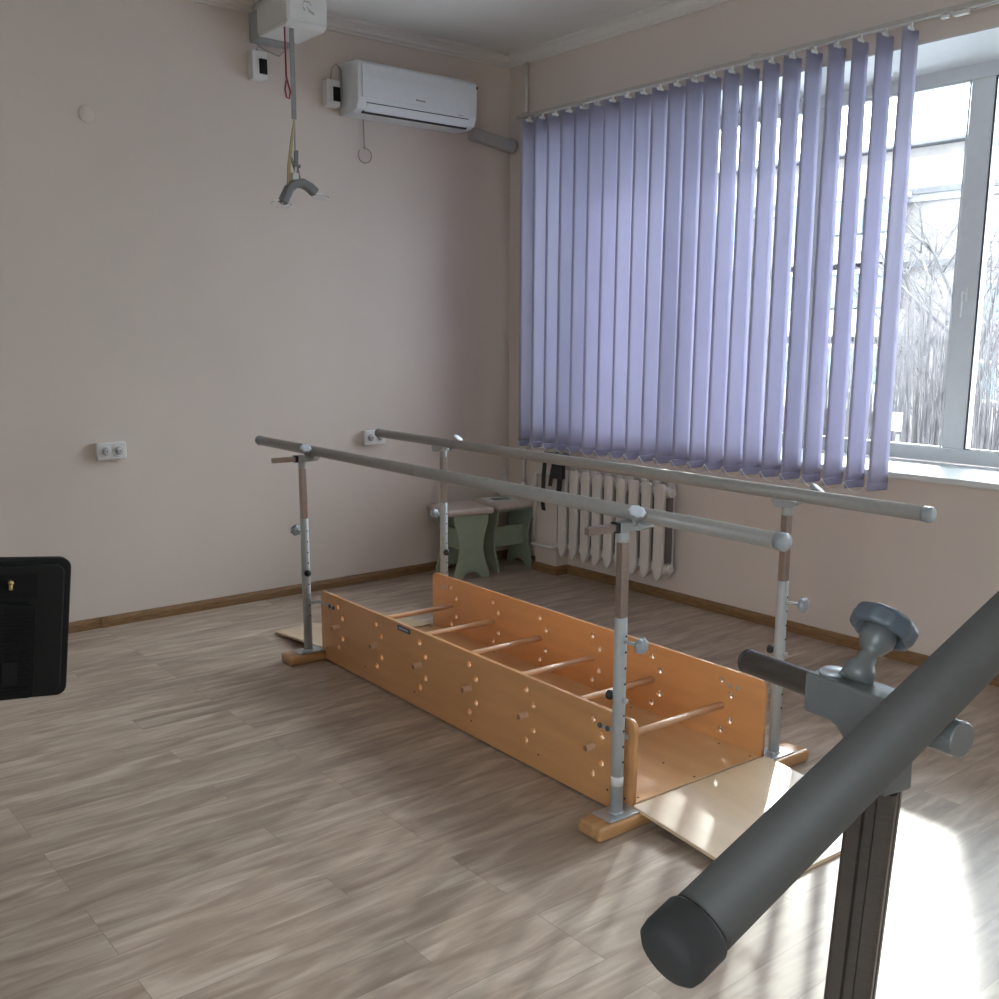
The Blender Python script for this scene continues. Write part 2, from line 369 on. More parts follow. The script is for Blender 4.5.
MB().box((WX-.012, -2.815, 1.70), (.02, .03, .07), bevel=.004).cyl((WX-.02, -2.815, 1.70), (WX-.045, -2.815, 1.70), .009).box((WX-.045, -2.815, 1.65), (.014, .02, .12), bevel=.004).build('window_handle', 'pvc', win)
sl = MB().bb((-.018, WY0-.03, WZ0-.03), (WX, WY1+.03, WZ0), bevel=.006)
struct(sl.build('trim_5', 'pvc'), 'white sill of the added second window')

w3 = empty('added_window_3', (0, 0, 0)); struct(w3, 'added unseen white window in the wall opposite the blind, for fill light')  # added out of view to throw more daylight back onto the window wall
MB().bb((X0-.14, BY0, BZ0), (X0-.07, BY1, BZ0+.07)).bb((X0-.14, BY0, BZ1-.07), (X0-.07, BY1, BZ1)).bb((X0-.14, BY0, BZ0), (X0-.07, BY0+.07, BZ1)).bb((X0-.14, BY1-.07, BZ0), (X0-.07, BY1, BZ1)).bb((X0-.14, (BY0+BY1)/2-.05, BZ0), (X0-.07, (BY0+BY1)/2+.05, BZ1)).build('window_frame', 'pvc', w3, bevel=.006)
for a, c in ((BY0+.06, (BY0+BY1)/2-.04), ((BY0+BY1)/2+.04, BY1-.06)): MB().bb((X0-.11, a, BZ0+.06), (X0-.106, c, BZ1-.06)).build('pane', 'glass', w3)
w2 = empty('added_window_2', (0, 0, 0)); struct(w2, 'added unseen second white window farther along the same wall, for fill light')  # out of view, added to raise the light level in the room
fr = MB().bb((WX, -7.2, WZ0), (WX+.07, -4.7, .96)).bb((WX, -7.2, 2.67), (WX+.07, -4.7, WZ1)).bb((WX, -7.2, .96), (WX+.07, -7.12, 2.67)).bb((WX, -4.78, .96), (WX+.07, -4.7, 2.67)).bb((WX, -6.0, .96), (WX+.07, -5.9, 2.67))
fr.build('window_frame', 'pvc', w2, bevel=.006)
for a, c in ((-7.12, -6.0), (-5.9, -4.78)): MB().bb((WX+.03, a-.004, .956), (WX+.034, c+.004, 2.674)).build('pane', 'glass', w2)
struct(MB().bb((-.018, -7.23, WZ0-.03), (WX, -4.67, WZ0), bevel=.006).build('trim_6', 'pvc'), 'white sill of the added second window')

# ------------------------------------------------------------------ outside
XF = 34.
def zf(z): return 1.5+(z-1.5)*1.6          # heights on the facade
struct(MB().bb((.7, -40, -3.4), (120, 90, -3.2)).build('ground_outside', 'snow'), 'snow covered yard')
bl = empty('apartment_building', (XF, 14, -3.2), 0, 'pale panel apartment building across the yard seen through the window', 'building')
bx = lambda: MB()
def loc(lo, hi, mb, **k): return mb.bb((lo[0]-XF, lo[1]-14, lo[2]+3.2), (hi[0]-XF, hi[1]-14, hi[2]+3.2), **k)
loc((XF, -6, -3.2), (XF+12, 44, 8.6), MB()).build('facade', 'facade', bl)
loc((XF-.15, -6, 6.6), (XF, 44, 8.2), MB()).build('upper_panel', 'facade_light', bl)
loc((XF-.5, -6.4, 8.62), (XF+12.4, 44.4, 8.72), MB()).build('roof_slab', 'ledge', bl); loc((XF-.5, -6.4, 8.72), (XF+12.4, 44.4, 8.95), MB()).build('roof_snow', 'paper', bl)
loc((XF-.08, -6, -3.2), (XF, 44, 3.2), MB()).build('brick_panel', 'facade_brick', bl)
for z in (6.85, 4.15, 1.3): loc((XF-.3, -6, z), (XF, 44, z+.22), MB()).build('ledge', 'ledge', bl)
for zz in (4.95, 2.0, -.9):
    for yy in (-4, .5, 5.2, 9.0, 12.6):
        w_ = loc((XF-.12, yy, zz), (XF+.02, yy+1.9, zz+1.55), MB()).build('window', 'pvc', bl)
        pn = MB()
        for (a, c) in ((.1, .85), (1.0, 1.8)): loc((XF-.14, yy+a, zz+.1), (XF-.11, yy+c, zz+1.45), pn)
        pn.build('pane', 'pane_blue', w_)
for zz in (4.35, 1.5, -1.4):
    for yy in (16.5, 24., 31.):
        bc = loc((XF-1.3, yy, zz), (XF-.1, yy+5.4, zz+1.05), MB()).build('balcony', 'facade_light', bl)
        gl = MB()
        for k in range(4): loc((XF-1.28, yy+.08+k*1.34, zz+1.12), (XF-1.2, yy+1.28+k*1.34, zz+2.4), gl)
        gl.build('balcony_glazing', 'pane_blue', bc)
        loc((XF-1.32, yy, zz+2.42), (XF-.1, yy+5.4, zz+2.6), MB()).build('balcony_roof', 'facade_light', bc)

def bare_tree(x, y, h, seed, label, lean=0):
    rnd = random.Random(seed); mb = MB()
    def grow(p, d, L, r, lev):
        n = 4; pts = [p.copy()]; q = p.copy(); dd = d.copy()
        for i in range(n):
            dd = (dd+Vector((rnd.uniform(-1, 1), rnd.uniform(-1, 1), rnd.uniform(-.2, .7)))*.13).normalized(); q = q+dd*L/n; pts.append(q.copy())
        mb.tube(pts, [r*(1-.6*i/n) for i in range(n+1)], 5 if lev < 2 else 3)
        if lev >= 4: return
        for k in range(8 if lev == 0 else 5 if lev < 3 else 4):
            f = rnd.uniform(.3 if lev == 0 else .15, 1); i = min(n-1, int(f*n)); b_ = pts[i].lerp(pts[i+1], f*n-i)
            a = rnd.uniform(0, 2*PI); side = Vector((math.cos(a), math.sin(a), 0))
            nd = (dd*.55+side*.65+Vector((0, 0, .25 if lev < 2 else -.1))).normalized()
            grow(b_, nd, L*rnd.uniform(.45, .62), r*.42, lev+1)
    grow(Vector((0, 0, 0)), Vector((lean, 0, 1)).normalized(), h*.62, h*.014, 0)
    o = mb.build('bare_tree', 'bark'); o.location = (x, y, -3.2); tag(o, label, 'tree', 'bare winter trees outside the window'); return o
trees = [(17, 4.6, 9.5, 1, 'bare grey winter tree outside, nearest the window mullion'), (22, 8.6, 10, 2, 'tall bare winter tree before the building, seen beside the last blind vane'),
         (27, 9.0, 9, 4, 'bare tree close to the building facade beyond the rightmost uncovered pane'),
         (19, 6.6, 7, 5, 'low bare tree seen in the lower half of the uncovered pane'), (24, 15.5, 8, 6, 'bare tree seen only through the gaps between the vanes')]
for tr in trees: bare_tree(*tr)
def shrub(x, y, h, r_, seed, label):
    rnd = random.Random(seed); mb = MB()
    for k in range(150):
        a = rnd.uniform(0, 2*PI); q = r_*math.sqrt(rnd.random()); p = Vector((q*math.cos(a)*.5, q*math.sin(a)*.6, 0)); hh = h*rnd.uniform(.55, 1)
        pts = [p+Vector((q*math.cos(a)*.7*t+rnd.uniform(-.06, .06), q*math.sin(a)*.7*t+rnd.uniform(-.06, .06), hh*t)) for t in (0, .3, .6, .85, 1)]
        mb.tube(pts, [.016, .013, .010, .007, .003], 3)
    o = mb.build('bare_shrub', 'bark'); o.location = (x, y, -3.2); tag(o, label, 'shrub', 'tall bare shrubs outside the window')
for a in ((11.5, 1.2, 5.4, .55, 61, 'tall bare shrub outside at the right edge of the window'), (12.3, 2.55, 5.8, .55, 62, 'tall bare shrub outside right of the window mullion'),
          (12.9, 3.9, 5.9, .55, 63, 'tall bare shrub outside behind the window mullion'), (13.5, 5.3, 5.6, .55, 64, 'tall bare shrub outside, the first to the right of the last vane'),
          (14.0, 6.7, 5.2, .55, 65, 'bare shrub outside seen between the last two vanes')): shrub(*a)
sg = empty('yard_sign', (10.5, 3.15, -3.2), 0, 'small white board on a thin pole outside, low beside the last vane', 'sign')
MB().cyl((0, 0, 0), (0, 0, 3.2), .03, 8).build('pole', 'ledge', sg); MB().box((-.05, 0, 3.4), (.04, .14, .28)).build('board', 'paper', sg)

# ------------------------------------------------------------------ vertical blind
RX = -.10; NV = 22; VY0, VY1 = -.304, -2.782; VZ1, VZ0 = 2.785, .803
blind = empty('vertical_blind', (RX, 0, 2.80), 0, 'lavender vertical blind of open fabric vanes on a white rail over the window', 'blind')
hr = MB().bb((-.020, -4.05, .006), (.020, -.20, .026), bevel=.003)
hr.bb((-.004, -4.05, .026), (.1, -4.0, .040)).bb((-.004, -2.0, .026), (.1, -1.95, .040)).bb((-.004, -.28, .026), (.1, -.23, .040))
hr.build('headrail', 'rail', blind)
MB().box((0, -3.0, -.004), (.03, .06, .018), bevel=.003).box((0, -2.93, -.004), (.024, .03, .014), bevel=.003).build('end_carrier', 'white_plastic', blind)
MB().tube([(-.012, -3.05, -.004), (-.012, -3.5, -.002), (-.012, -4.0, -.004)], .004, 6).build('pull_cord', 'white_plastic', blind)
vpos = []; cpts = []
def make_vane(top_a, bot_a, bow):
    mb = MB(); nz, nx = 14, 5; grid = []
    for i in range(nz+1):
        f = i/nz; z = (VZ1-2.80)+(VZ0-VZ1)*f; a = top_a+(bot_a-top_a)*f
        row = []
        for j in range(nx+1):
            u = (j/nx-.5); off = bow*(1-4*u*u)
            x = u*.127*math.cos(a)-off*math.sin(a)*-1; y = -u*.127*math.sin(a)+off*math.cos(a)
            row.append((x, y, z))
        grid.append(row)
    th = .0004
    V = [[mb.bm.verts.new(p) for p in row] for row in grid]
    fs = [mb.bm.faces.new((V[i][j], V[i][j+1], V[i+1][j+1], V[i+1][j])) for i in range(nz) for j in range(nx)]
    mb._set(fs, True)
    return mb
for k in range(NV):
    y = VY0+(VY1-VY0)*k/(NV-1); rr = random.Random(k+30)
    ta = math.radians(2.5+rr.uniform(-3, 3)); ba = math.radians(12+rr.uniform(-4, 5)); bow = rr.uniform(.002, .005)
    ve = make_vane(ta, ba, bow).build('vane', 'vane', blind); ve.location = (0, y, 0)
    sm = ve.modifiers.new('thick', 'SOLIDIFY'); sm.thickness = .0007; sm.offset = 0
    wg = MB(); cs, sn = math.cos(ba), math.sin(ba); rot = Matrix.Rotation(-ba, 3, 'Z')
    wg.box((0, bow*.5, VZ0-2.80+.018), (.124, .005, .036), rot=rot, bevel=.0015)
    wg.build('bottom_weight', 'vane_weight', ve)
    hg = MB().use(M['white_plastic']).box((0, 0, .0), (.012, .012, .03)).box((0, 0, -.016), (.05, .003, .014), rot=Matrix.Rotation(-ta, 3, 'Z'))
    hg.build('vane_hanger', None, ve)
    cpts.append(((-.0635*cs-.003), y+.0635*sn, VZ0-2.80+.032))
ch = MB()
for a, c in zip(cpts, cpts[1:]):
    a, c = Vector(a), Vector(c)
    ch.tube([a.lerp(c, t/8)-Vector((.004, 0, .042*4*(t/8)*(1-t/8))) for t in range(9)], .0018, 5)
ch.build('bottom_chain', 'white_plastic', blind)

# ------------------------------------------------------------------ radiator and pipes
rad = empty('radiator', (-.10, -1.1, 0), 0, 'cream cast iron sectional radiator on the wall below the blind', 'radiator')
n = 9; sp_ = .0995
secs = []
for i in range(n):
    y = (i-(n-1)/2)*sp_; mb = MB()
    outl = []
    w2 = .024
    w2 = .034; outl = [(-w2, .20), (-.018, .155), (0, .138), (.018, .155), (w2, .20), (w2, .67), (.03, .69), (-.03, .69), (-w2, .67)]
    mb.prism([(a, z) for a, z in outl], (-.055, y, 0), (0, 1, 0), (0, 0, 1), (1, 0, 0), .022)
    mb.prism([(a*.8, z) for a, z in outl], (.035, y, 0), (0, 1, 0), (0, 0, 1), (1, 0, 0), .02)
    mb.cyl((0, y-sp_/2+.0005, .205), (0, y+sp_/2-.0005, .205), .027, 14); mb.cyl((0, y-sp_/2+.0005, .64), (0, y+sp_/2-.0005, .64), .027, 14)
    mb.box((-.01, y, .42), (.03, .03, .44)); mb.box((0, y, .205), (.08, .036, .07), bevel=.01); mb.box((0, y, .64), (.08, .036, .06), bevel=.01)
    mb.build('section', 'radiator', rad, bevel=.004)
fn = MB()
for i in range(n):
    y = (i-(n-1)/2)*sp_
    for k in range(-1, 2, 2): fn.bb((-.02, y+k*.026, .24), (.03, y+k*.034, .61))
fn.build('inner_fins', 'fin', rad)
MB().cyl((0, -.4485, .205), (0, -.462, .205), .02, 8, False).cyl((0, -.4485, .64), (0, -.462, .64), .02, 8, False).build('plug', 'radiator', rad)
MB().bb((.01, -.31, .59), (.0995, -.29, .61)).bb((.01, .29, .59), (.0995, .31, .61)).build('wall_bracket', 'radiator', rad)
pp = MB()
pp.tube([(-.020, -.180, 2.82), (-.020, -.180, 3.15)], .013, 10)
pp.tube([(-.020, -.180, 2.82), (-.020, -.180, .60), (-.020, -.180, .55)], .013, 10)
pp.tube([(-.020, -.180, .55), (-.020, -.180, .02)], .013, 10)
tag(pp.build('heating_pipe', 'pipe'), 'cream vertical heating pipe running down the corner from the ceiling', 'pipe')
pp = MB().tube([(-.03, -.385, .185), (-.11, -.385, .18), (-.135, -.41, .18), (-.135, -.60, .18), (-.10, -.63, .205), (-.10, -.645, .205)], .013, 10)
tag(pp.build('feed_pipe', 'pipe'), 'low horizontal cream pipe feeding the bottom left of the radiator', 'pipe')
pq = MB().tube([(-.125, -.415, .205), (-.125, -.415, .60), (-.125, -.43, .64), (-.11, -.5, .645), (-.10, -.645, .645)], .012, 10)
tag(pq.build('riser_pipe', 'pipe'), 'short cream riser joining the top and bottom of the radiator inlet', 'pipe')

# black straps hanging over the radiator end
st = empty('hanging_straps', (-.165, -.72, .782), 0, 'black webbing straps hanging from the sill over the left end of the radiator', 'straps')
MB().ribbon([(0.012, .16, .012), (0, .16, 0), (-.015, .16, -.14), (-.02, .16, -.32), (-.015, .155, -.36)], (0, 1, 0), .034, .004).build('strap', 'dark', st)
MB().ribbon([(0.012, .06, .012), (0, .06, 0), (-.01, .085, -.1), (-.015, .10, -.2)], (0, 1, 0), .032, .004).build('strap', 'dark', st)
MB().ribbon([(0.012, .0, .012), (0, .0, -.0), (-.012, .01, -.12), (-.015, .02, -.25)], (0, 1, 0), .042, .005).build('strap', 'dark', st)
MB().box((-.02, .02, -.1), (.03, .10, .09), bevel=.006).build('buckle_pad', 'dark', st)
MB().box((-.005, .05, .0), (.03, .20, .02), bevel=.006).build('strap_roll', 'dark', st)

# ------------------------------------------------------------------ sockets, breakers, cover
def double_socket(x, z, label):
    o = empty('wall_socket', (x, 0, z), 0, label, 'socket')
    MB().box((0, -.016, 0), (.15, .032, .088), bevel=.006).build('housing', 'white_plastic', o)
    for s in (-.033, .033):
        f = MB().lathe((s, -.033, 0), (0, -1, 0), [(0, .029), (.003, .029), (.003, .024), (-.0005, .020), (-.0005, 0)], 24).build('socket_face', 'white_plastic', o)
        MB().lathe((s, -.0335, 0), (0, -1, 0), [(0, .0215), (.0012, .0215)], 24).build('recess', 'grey_duct', f)
        MB().cyl((s-.0095, -.0346, 0), (s-.0095, -.0356, 0), .0035, 10).cyl((s+.0095, -.0346, 0), (s+.0095, -.0356, 0), .0035, 10).build('pin_hole', 'dark', f)
double_socket(-2.65, .917, 'white double wall socket low on the bare left part of the wall')
double_socket(-1.075, .893, 'white double wall socket beside the far end of the far handrail')
def breaker(x, z, label, wpts):
    o = empty('breaker_box', (x, 0, z), 0, label, 'switch box')
    MB().box((0, -.03, 0), (.085, .06, .14), bevel=.006).build('housing', 'white_plastic', o)
    MB().box((.018, -.061, -.005), (.045, .006, .075), bevel=.002).build('switch_window', 'black', o)
    MB().tube(wpts, .004, 6).build('cable', 'wire', o)
breaker(-1.755, 2.89, 'white breaker box with dark window under the ceiling hoist', [(0, -.03, .07), (.0, -.04, .1), (.04, -.05, .08), (.11, -.06, .06), (.15, -.1, .1)])
breaker(-1.315, 2.815, 'white breaker box beside the left end of the air conditioner', [(0, -.03, .07), (0, -.04, .13), (.03, -.04, .16), (.06, -.04, .13), (.065, -.04, 0), (.06, -.03, -.06)])
tag(MB().lathe((-2.646, 0, 2.542), (0, -1, 0), [(0, .042), (.004, .042), (.006, .038), (.006, 0)], 28).build('junction_cover', 'wall'), 'round wall coloured junction cover high on the left wall', 'cover')

# ------------------------------------------------------------------ air conditioner
ac = empty('air_conditioner', (-.84, 0, 2.84), 0, 'white wall mounted split air conditioner near the corner', 'air conditioner')
pf = [(0, -.13), (.14, -.13), (.185, -.115), (.205, -.07), (.21, .06), (.205, .12), (.19, .135), (0, .14)]
body = MB().prism(pf, (-.41, 0, 0), (0, -1, 0), (0, 0, 1), (1, 0, 0), .82).build('body', 'ac', ac, bevel=.006)
MB().prism([(.2115, -.055), (.2165, .05), (.211, .118), (.205, .118), (.205, -.055)], (-.385, 0, 0), (0, -1, 0), (0, 0, 1), (1, 0, 0), .77).build('front_panel', 'ac', ac, bevel=.002)
MB().prism([(.17, -.1205), (.2005, -.083), (.204, -.085), (.176, -.124)], (-.35, 0, 0), (0, -1, 0), (0, 0, 1), (1, 0, 0), .70).build('louvre', 'ac', ac)
MB().bb((-.36, -.172, -.132), (.36, -.155, -.117)).bb((-.352, -.2045, -.0835), (.352, -.199, -.0800)).build('outlet_gap', 'dark', ac)
lg = MB()
for k in range(6): lg.bb((-.03+k*.011, -.218, -.034), (-.023+k*.011, -.2125, -.025 if k else -.022))
lg.build('logo_letters', 'grey_duct', ac)
MB().bb((.27, -.207, -.07), (.31, -.2035, -.065)).build('display', 'grey_duct', ac)
MB().box((.412, -.2, .1), (.01, .02, .01)).build('corner_clip', 'dark', ac)
du = empty('pipe_duct', (-.34, 0, 2.72), 0, 'grey plastic duct sloping from the air conditioner to the corner', 'duct')
MB().prism([(0, .035), (.3, -.005), (.3, -.075), (0, -.035)], (0, 0, 0), (1, 0, 0), (0, 0, 1), (0, -1, 0), .06).build('duct', 'grey_duct', du, bevel=.004)
MB().lathe((.30, -.045, -.04), (1, 0, 0), [(0, .046), (.02, .046), (.02, .036), (.04, .036)], 24).build('flange', 'grey_duct', du)
wl = MB().tube([(-1.10, -.02, 2.745), (-1.10, -.012, 2.70), (-1.095, -.01, 2.60), (-1.092, -.01, 2.555)], .0035, 6)
wl.tube([(-1.093+.045*math.sin(a), -.012, 2.515-.042*math.cos(a)*-1) for a in [math.radians(x) for x in range(-10, 320, 20)]], .0035, 6)
tag(wl.build('loose_cable', 'wire'), 'thin loose cable ending in a loop under the air conditioner', 'cable')

# ------------------------------------------------------------------ ceiling hoist
ho = empty('ceiling_hoist', (-1.675, -.24, 3.005), 0, 'white boxy patient hoist unit hanging under the ceiling', 'hoist')
MB().bb((-.115, -.195, .02), (.115, .13, .150), bevel=.01).prism([(-.195, .02), (.13, .02), (.11, .004), (-.165, .004)], (-.11, 0, 0), (0, 1, 0), (0, 0, 1), (1, 0, 0), .22).build('motor_housing', 'white_plastic', ho)
MB().bb((-.105, .13, .0), (.105, .24, .145), bevel=.004).build('wall_bracket', 'paint', ho)
MB().bb((-.09, -.1, .150), (-.03, .2, .18)).bb((-.10, -.12, .18), (-.02, .24, .21)).build('ceiling_rail', 'white_plastic', ho)
MB().bb((-.103, -.199, .03), (.103, -.1945, .142), bevel=.002).build('front_cover', 'white_plastic', ho)
lg = MB().ribbon([(-.005, -.2005, .095), (.01, -.2005, .078), (.035, -.2005, .068)], (0, 0, 1), .012, .002)
lg.ribbon([(-.028, -.2005, .10), (-.02, -.2005, .12), (.01, -.2005, .118), (.02, -.2005, .105)], (0, 0, 1), .006, .002).ribbon([(-.026, -.2005, .09), (-.014, -.2005, .078)], (0, 0, 1), .008, .002)
lg.build('logo_mark', 'grey_duct', ho)
sx, sy = -.062, -.14
MB().ribbon([(sx, sy, .0), (sx, sy, -.30), (sx-.002, sy, -.43)], (1, 0, .0), .026, .003).build('lifting_strap', 'strap', ho)
MB().ribbon([(sx, sy, -.43), (sx-.002, sy, -.54), (sx, sy, -.62)], (1, 0, 0), .007, .003).build('strap_tail', 'strap', ho)
MB().tube([(sx-.038, sy, .0), (sx-.037, sy, -.23), (sx-.030, sy, -.26), (sx-.017, sy, -.30), (sx-.025, sy, -.335), (sx-.04, sy, -.33), (sx-.046, sy, -.29), (sx-.038, sy, -.25)], .0045, 6).build('emergency_cord', 'red', ho)
MB().tube([(sx, sy, -.43), (sx-.02, sy, -.52), (sx-.045, sy, -.66), (sx-.052, sy, -.76), (sx-.042, sy, -.77), (sx-.035, sy, -.66), (sx-.01, sy, -.50), (sx, sy, -.43)], .005, 6).build('pull_string', 'yellow', ho)
hk = MB().ribbon([(sx+.004, sy, -.58), (sx, sy, -.66), (sx+.012, sy, -.72)], (1, 0, .3), .022, .008)
hk.ribbon([(sx-.03, sy, -.61), (sx-.01, sy, -.66), (sx+.01, sy, -.72)], (1, .3, 0), .016, .006).box((sx+.004, sy, -.655), (.04, .014, .018), bevel=.003)
hk.build('hook', 'spreader', ho)
spb = empty('spreader_bar', (-1.735, -.38, 2.26), 0, 'curved grey spreader bar with wire hooks hanging from the hoist strap', 'spreader bar')
arc = [(-.085, 0, -.10), (-.07, 0, -.07), (-.045, 0, -.025), (-.015, 0, 0), (.03, 0, .008), (.07, 0, -.008), (.105, 0, -.035)]
MB().ribbon(arc, (0, 1, 0), .05, .044).build('arm', 'spreader', spb, bevel=.008)
MB().box((-.012, 0, .03), (.035, .03, .05), bevel=.006).cyl((-.01, 0, .05), (-.005, 0, .085), .007).build('swivel', 'white_plastic', spb)
for (cx, cz, ex) in ((-.10, -.10, .045), (.14, -.05, .05), (-.06, -.105, .03)):
    MB().tube([(cx+ex*math.cos(a), .01*math.sin(2*a), cz+.014*math.sin(a)) for a in [2*PI*i/14 for i in range(15)]], .0035, 6).build('wire_hook', 'white_plastic', spb)

# ------------------------------------------------------------------ stools, magazine, bottle
def stool(loc_, rz, label, w_=.325, d_=.32):
    o = empty('stool', loc_, math.radians(rz), label, 'stool', 'green stools in the corner')
    MB().bb((-w_/2, -d_/2, .405), (w_/2, d_/2, .447), bevel=.019, seg=4).build('seat', 'seat', o)
    return o
def panel_outline(w):
    P = []
    ws = [(0.0, .5), (.03, .495), (.07, .44), (.13, .36), (.19, .33), (.25, .345), (.31, .41), (.36, .47), (.405, .48)]
    R_ = [(w*k, z) for z, k in ws]; L_ = [(-w*k, z) for z, k in ws][::-1]
    foot = [(-w*.5, 0), (-w*.28, 0), (-w*.2, .022), (-w*.08, .042), (w*.08, .042), (w*.2, .022), (w*.28, 0)]
    return foot+R_+L_[:-1]
def stool_panel(o, pos, ux, un, w):
    pn = MB().use(M['green']).prism(panel_outline(w), pos, ux, (0, 0, 1), un, .016).build('side_panel', None, o, bevel=.002)
    return pn
A = stool((-.565, -.205, 0), -11, 'pale green stool with pinkish padded seat, the front one beside the far post')
stool_panel(A, (.01, -.14, 0), (1, 0, 0), (0, 1, 0), .25); stool_panel(A, (.01, .12, 0), (1, 0, 0), (0, 1, 0), .25)
MB().bb((-.05+.01, -.124, .17), (-.034+.01, .12, .30)).bb((-.10, -.124, .385), (.12, .12, .404)).build('stretcher', 'green', A)
B = stool((-.202, -.195, 0), -3, 'pale green stool in the corner with papers lying on its seat')
stool_panel(B, (-.145, 0, 0), (0, 1, 0), (1, 0, 0), .27); stool_panel(B, (.125, 0, 0), (0, 1, 0), (1, 0, 0), .27)
MB().bb((-.129, -.05, .15), (.125, -.034, .28)).bb((-.129, -.1, .385), (.125, .1, .404)).build('stretcher', 'green', B)
mg = empty('magazine', (-.245, -.20, .4475), math.radians(-20), 'white magazine with a dark picture lying on the corner stool', 'magazine')
MB().box((0, 0, .004), (.21, .17, .008), bevel=.001).build('pages', 'paper', mg); MB().box((.01, 0, .0085), (.12, .09, .001)).build('cover_picture', 'print', mg)
bt = empty('bottle', (-.115, -.09, .4475), 0, 'slim milky cone shaped plastic bottle standing on the corner stool', 'bottle')
MB().lathe((0, 0, 0), (0, 0, 1), [(0, .03), (.01, .033), (.05, .03), (.10, .018), (.14, .009)], 20).build('body', 'bottle', bt)
MB().lathe((0, 0, .14), (0, 0, 1), [(0, .010), (.02, .009), (.05, .004), (.052, 0)], 14).build('nozzle', 'white_plastic', bt)

# ------------------------------------------------------------------ parallel bars with stepping walkway
G = empty('parallel_bars', (-1.78, -2.2, 0), math.radians(-1.883), 'wooden stepping walkway with rungs between grey parallel bars in the middle of the room', 'parallel bars')
PN, PF, YA, YB = -.370, .255, 1.005, -1.065
PT = .016
# side panels with holes: outline in (y, z)
def side_outline():
    o = [(YB+.002, .047), (YB+.061, .047), (YB+.061, .008)]
    o += [(YA-.034, .008), (YA-.034, .047), (YA, .047)]
    r = .03; z1 = .331
    for i in range(7): t_ = math.radians(90*i/6); o.append((YA-r+r*math.cos(t_), z1-r+r*math.sin(t_)))
    for i in range(7): t_ = math.radians(90+90*i/6); o.append((YB+r+r*math.cos(t_), z1-r+r*math.sin(t_)))
    return o
stations = [.838, .4955, .1535, -.190, -.532, -.879]
holes = []
for y in stations:
    for dy, z in ((.004, .286), (-.038, .239), (-.038, .146), (.003, .098)): holes.append((y+dy, z, .0135))
MX = Matrix(((0, 0, 1, 0), (1, 0, 0, 0), (0, 1, 0, 0), (0, 0, 0, 1)))
for nm, xc in (('near', PN+PT/2), ('far', PF+PT/2)):
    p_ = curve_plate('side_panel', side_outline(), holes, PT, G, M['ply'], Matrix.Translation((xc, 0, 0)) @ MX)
    s_ = -1 if nm == 'near' else 1
    scr = MB()
    for y in (-1.03, -.95, -.6, -.2, .2, .6, .95): scr.cyl((xc+s_*PT/2, y, .066), (xc+s_*(PT/2+.0012), y, .066), .0035, 10)
    scr.build('screw', 'dark', p_)
    if nm == 'near':
        pt = MB().use(M['label']).bb((PN-.0015, .226, .302), (PN+.001, .322, .324)).build('name_plate', None, p_)
        tx = MB()
        for q in range(7): tx.bb((PN-.0019, .240+q*.0105, .309), (PN-.0014, .247+q*.0105, .317))
        tx.build('plate_lettering', 'grey_duct', p_)
    # bolted brackets joining posts to the panel
    for y0, y1 in ((-.913, -1.036), (.875, 1.02)):
        px_ = -.434 if nm == 'near' else .336
        xo = xc+s_*(PT/2)
        k = MB(); sgn = 1 if y1 > y0 else -1
        k.bb((min(xo, xo+s_*.003), min(y0-sgn*.008, y1), .270), (max(xo, xo+s_*.003), max(y0-sgn*.008, y1), .280))
        k.bb((min(xo, px_), y1-.0015, .267), (max(xo, px_), y1+.0015, .283))
        k.build('bracket', 'paint', p_)
        k = MB()
        for yy in (y0, y0+sgn*.036):
            k.lathe((xo+s_*.003, yy, .275), (s_, 0, 0), [(0, .009), (.005, .009), (.007, .006), (.007, 0)], 12); k.lathe((xc-s_*PT/2, yy, .275), (-s_, 0, 0), [(0, .009), (.002, .007), (.002, 0)], 14)
        k.build('bolt', 'fg_knob' if nm == 'near' else 'zinc', p_)
for y in stations:
    rg = MB().cyl((PN-.035, y, .192), (PF+PT+.03, y, .192), .0125, 18, ch=.002).build('rung', 'beech', G)
    MB().lathe((PN-.0355, y, .192), (-1, 0, 0), [(0, .0105), (.0015, .009), (.0015, 0)], 16).build('dowel_tip', 'wood_dark', rg)
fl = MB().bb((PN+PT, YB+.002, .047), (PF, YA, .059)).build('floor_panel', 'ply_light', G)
sc_ = MB()
for y in (-1.04, -.9, -.45, .45, .98):
    for x in (PN+.05, -.06, PF-.03): sc_.cyl((x, y, .059), (x, y, .0598), .004, 10)
sc_.build('screw', 'dark', fl)
for sg_, y0 in ((-1, YB), (1, YA)):
    ya, yb = y0+sg_*.002, y0+sg_*.517
    mb = MB(); n_ = Vector((0, sg_*.046, .515)).normalized()
    mb.use(M['ramp']).prism([(ya, .058), (yb, .0125), (yb, .0005), (ya, .046)] if sg_ < 0 else [(ya, .058), (yb, .0125), (yb, .0005), (ya, .046)], (PN-.002, 0, 0), (0, 1, 0), (0, 0, 1), (1, 0, 0), PF-PN+PT+.004)
    rp_ = mb.build('ramp', None, G, bevel=.0015)
    MB().cyl((PN+.03, ya-sg_*.001, .0605), (PF-.02, ya-sg_*.001, .0605), .003, 8).build('hinge', 'ply_edge', rp_)
for yc in (-1.058, 1.025):
    mb = MB().bb((-.55, yc-.052, 0), (.475, yc+.052, .0455), bevel=.012, seg=3)
    mb.build('foot_beam', 'pine', G)
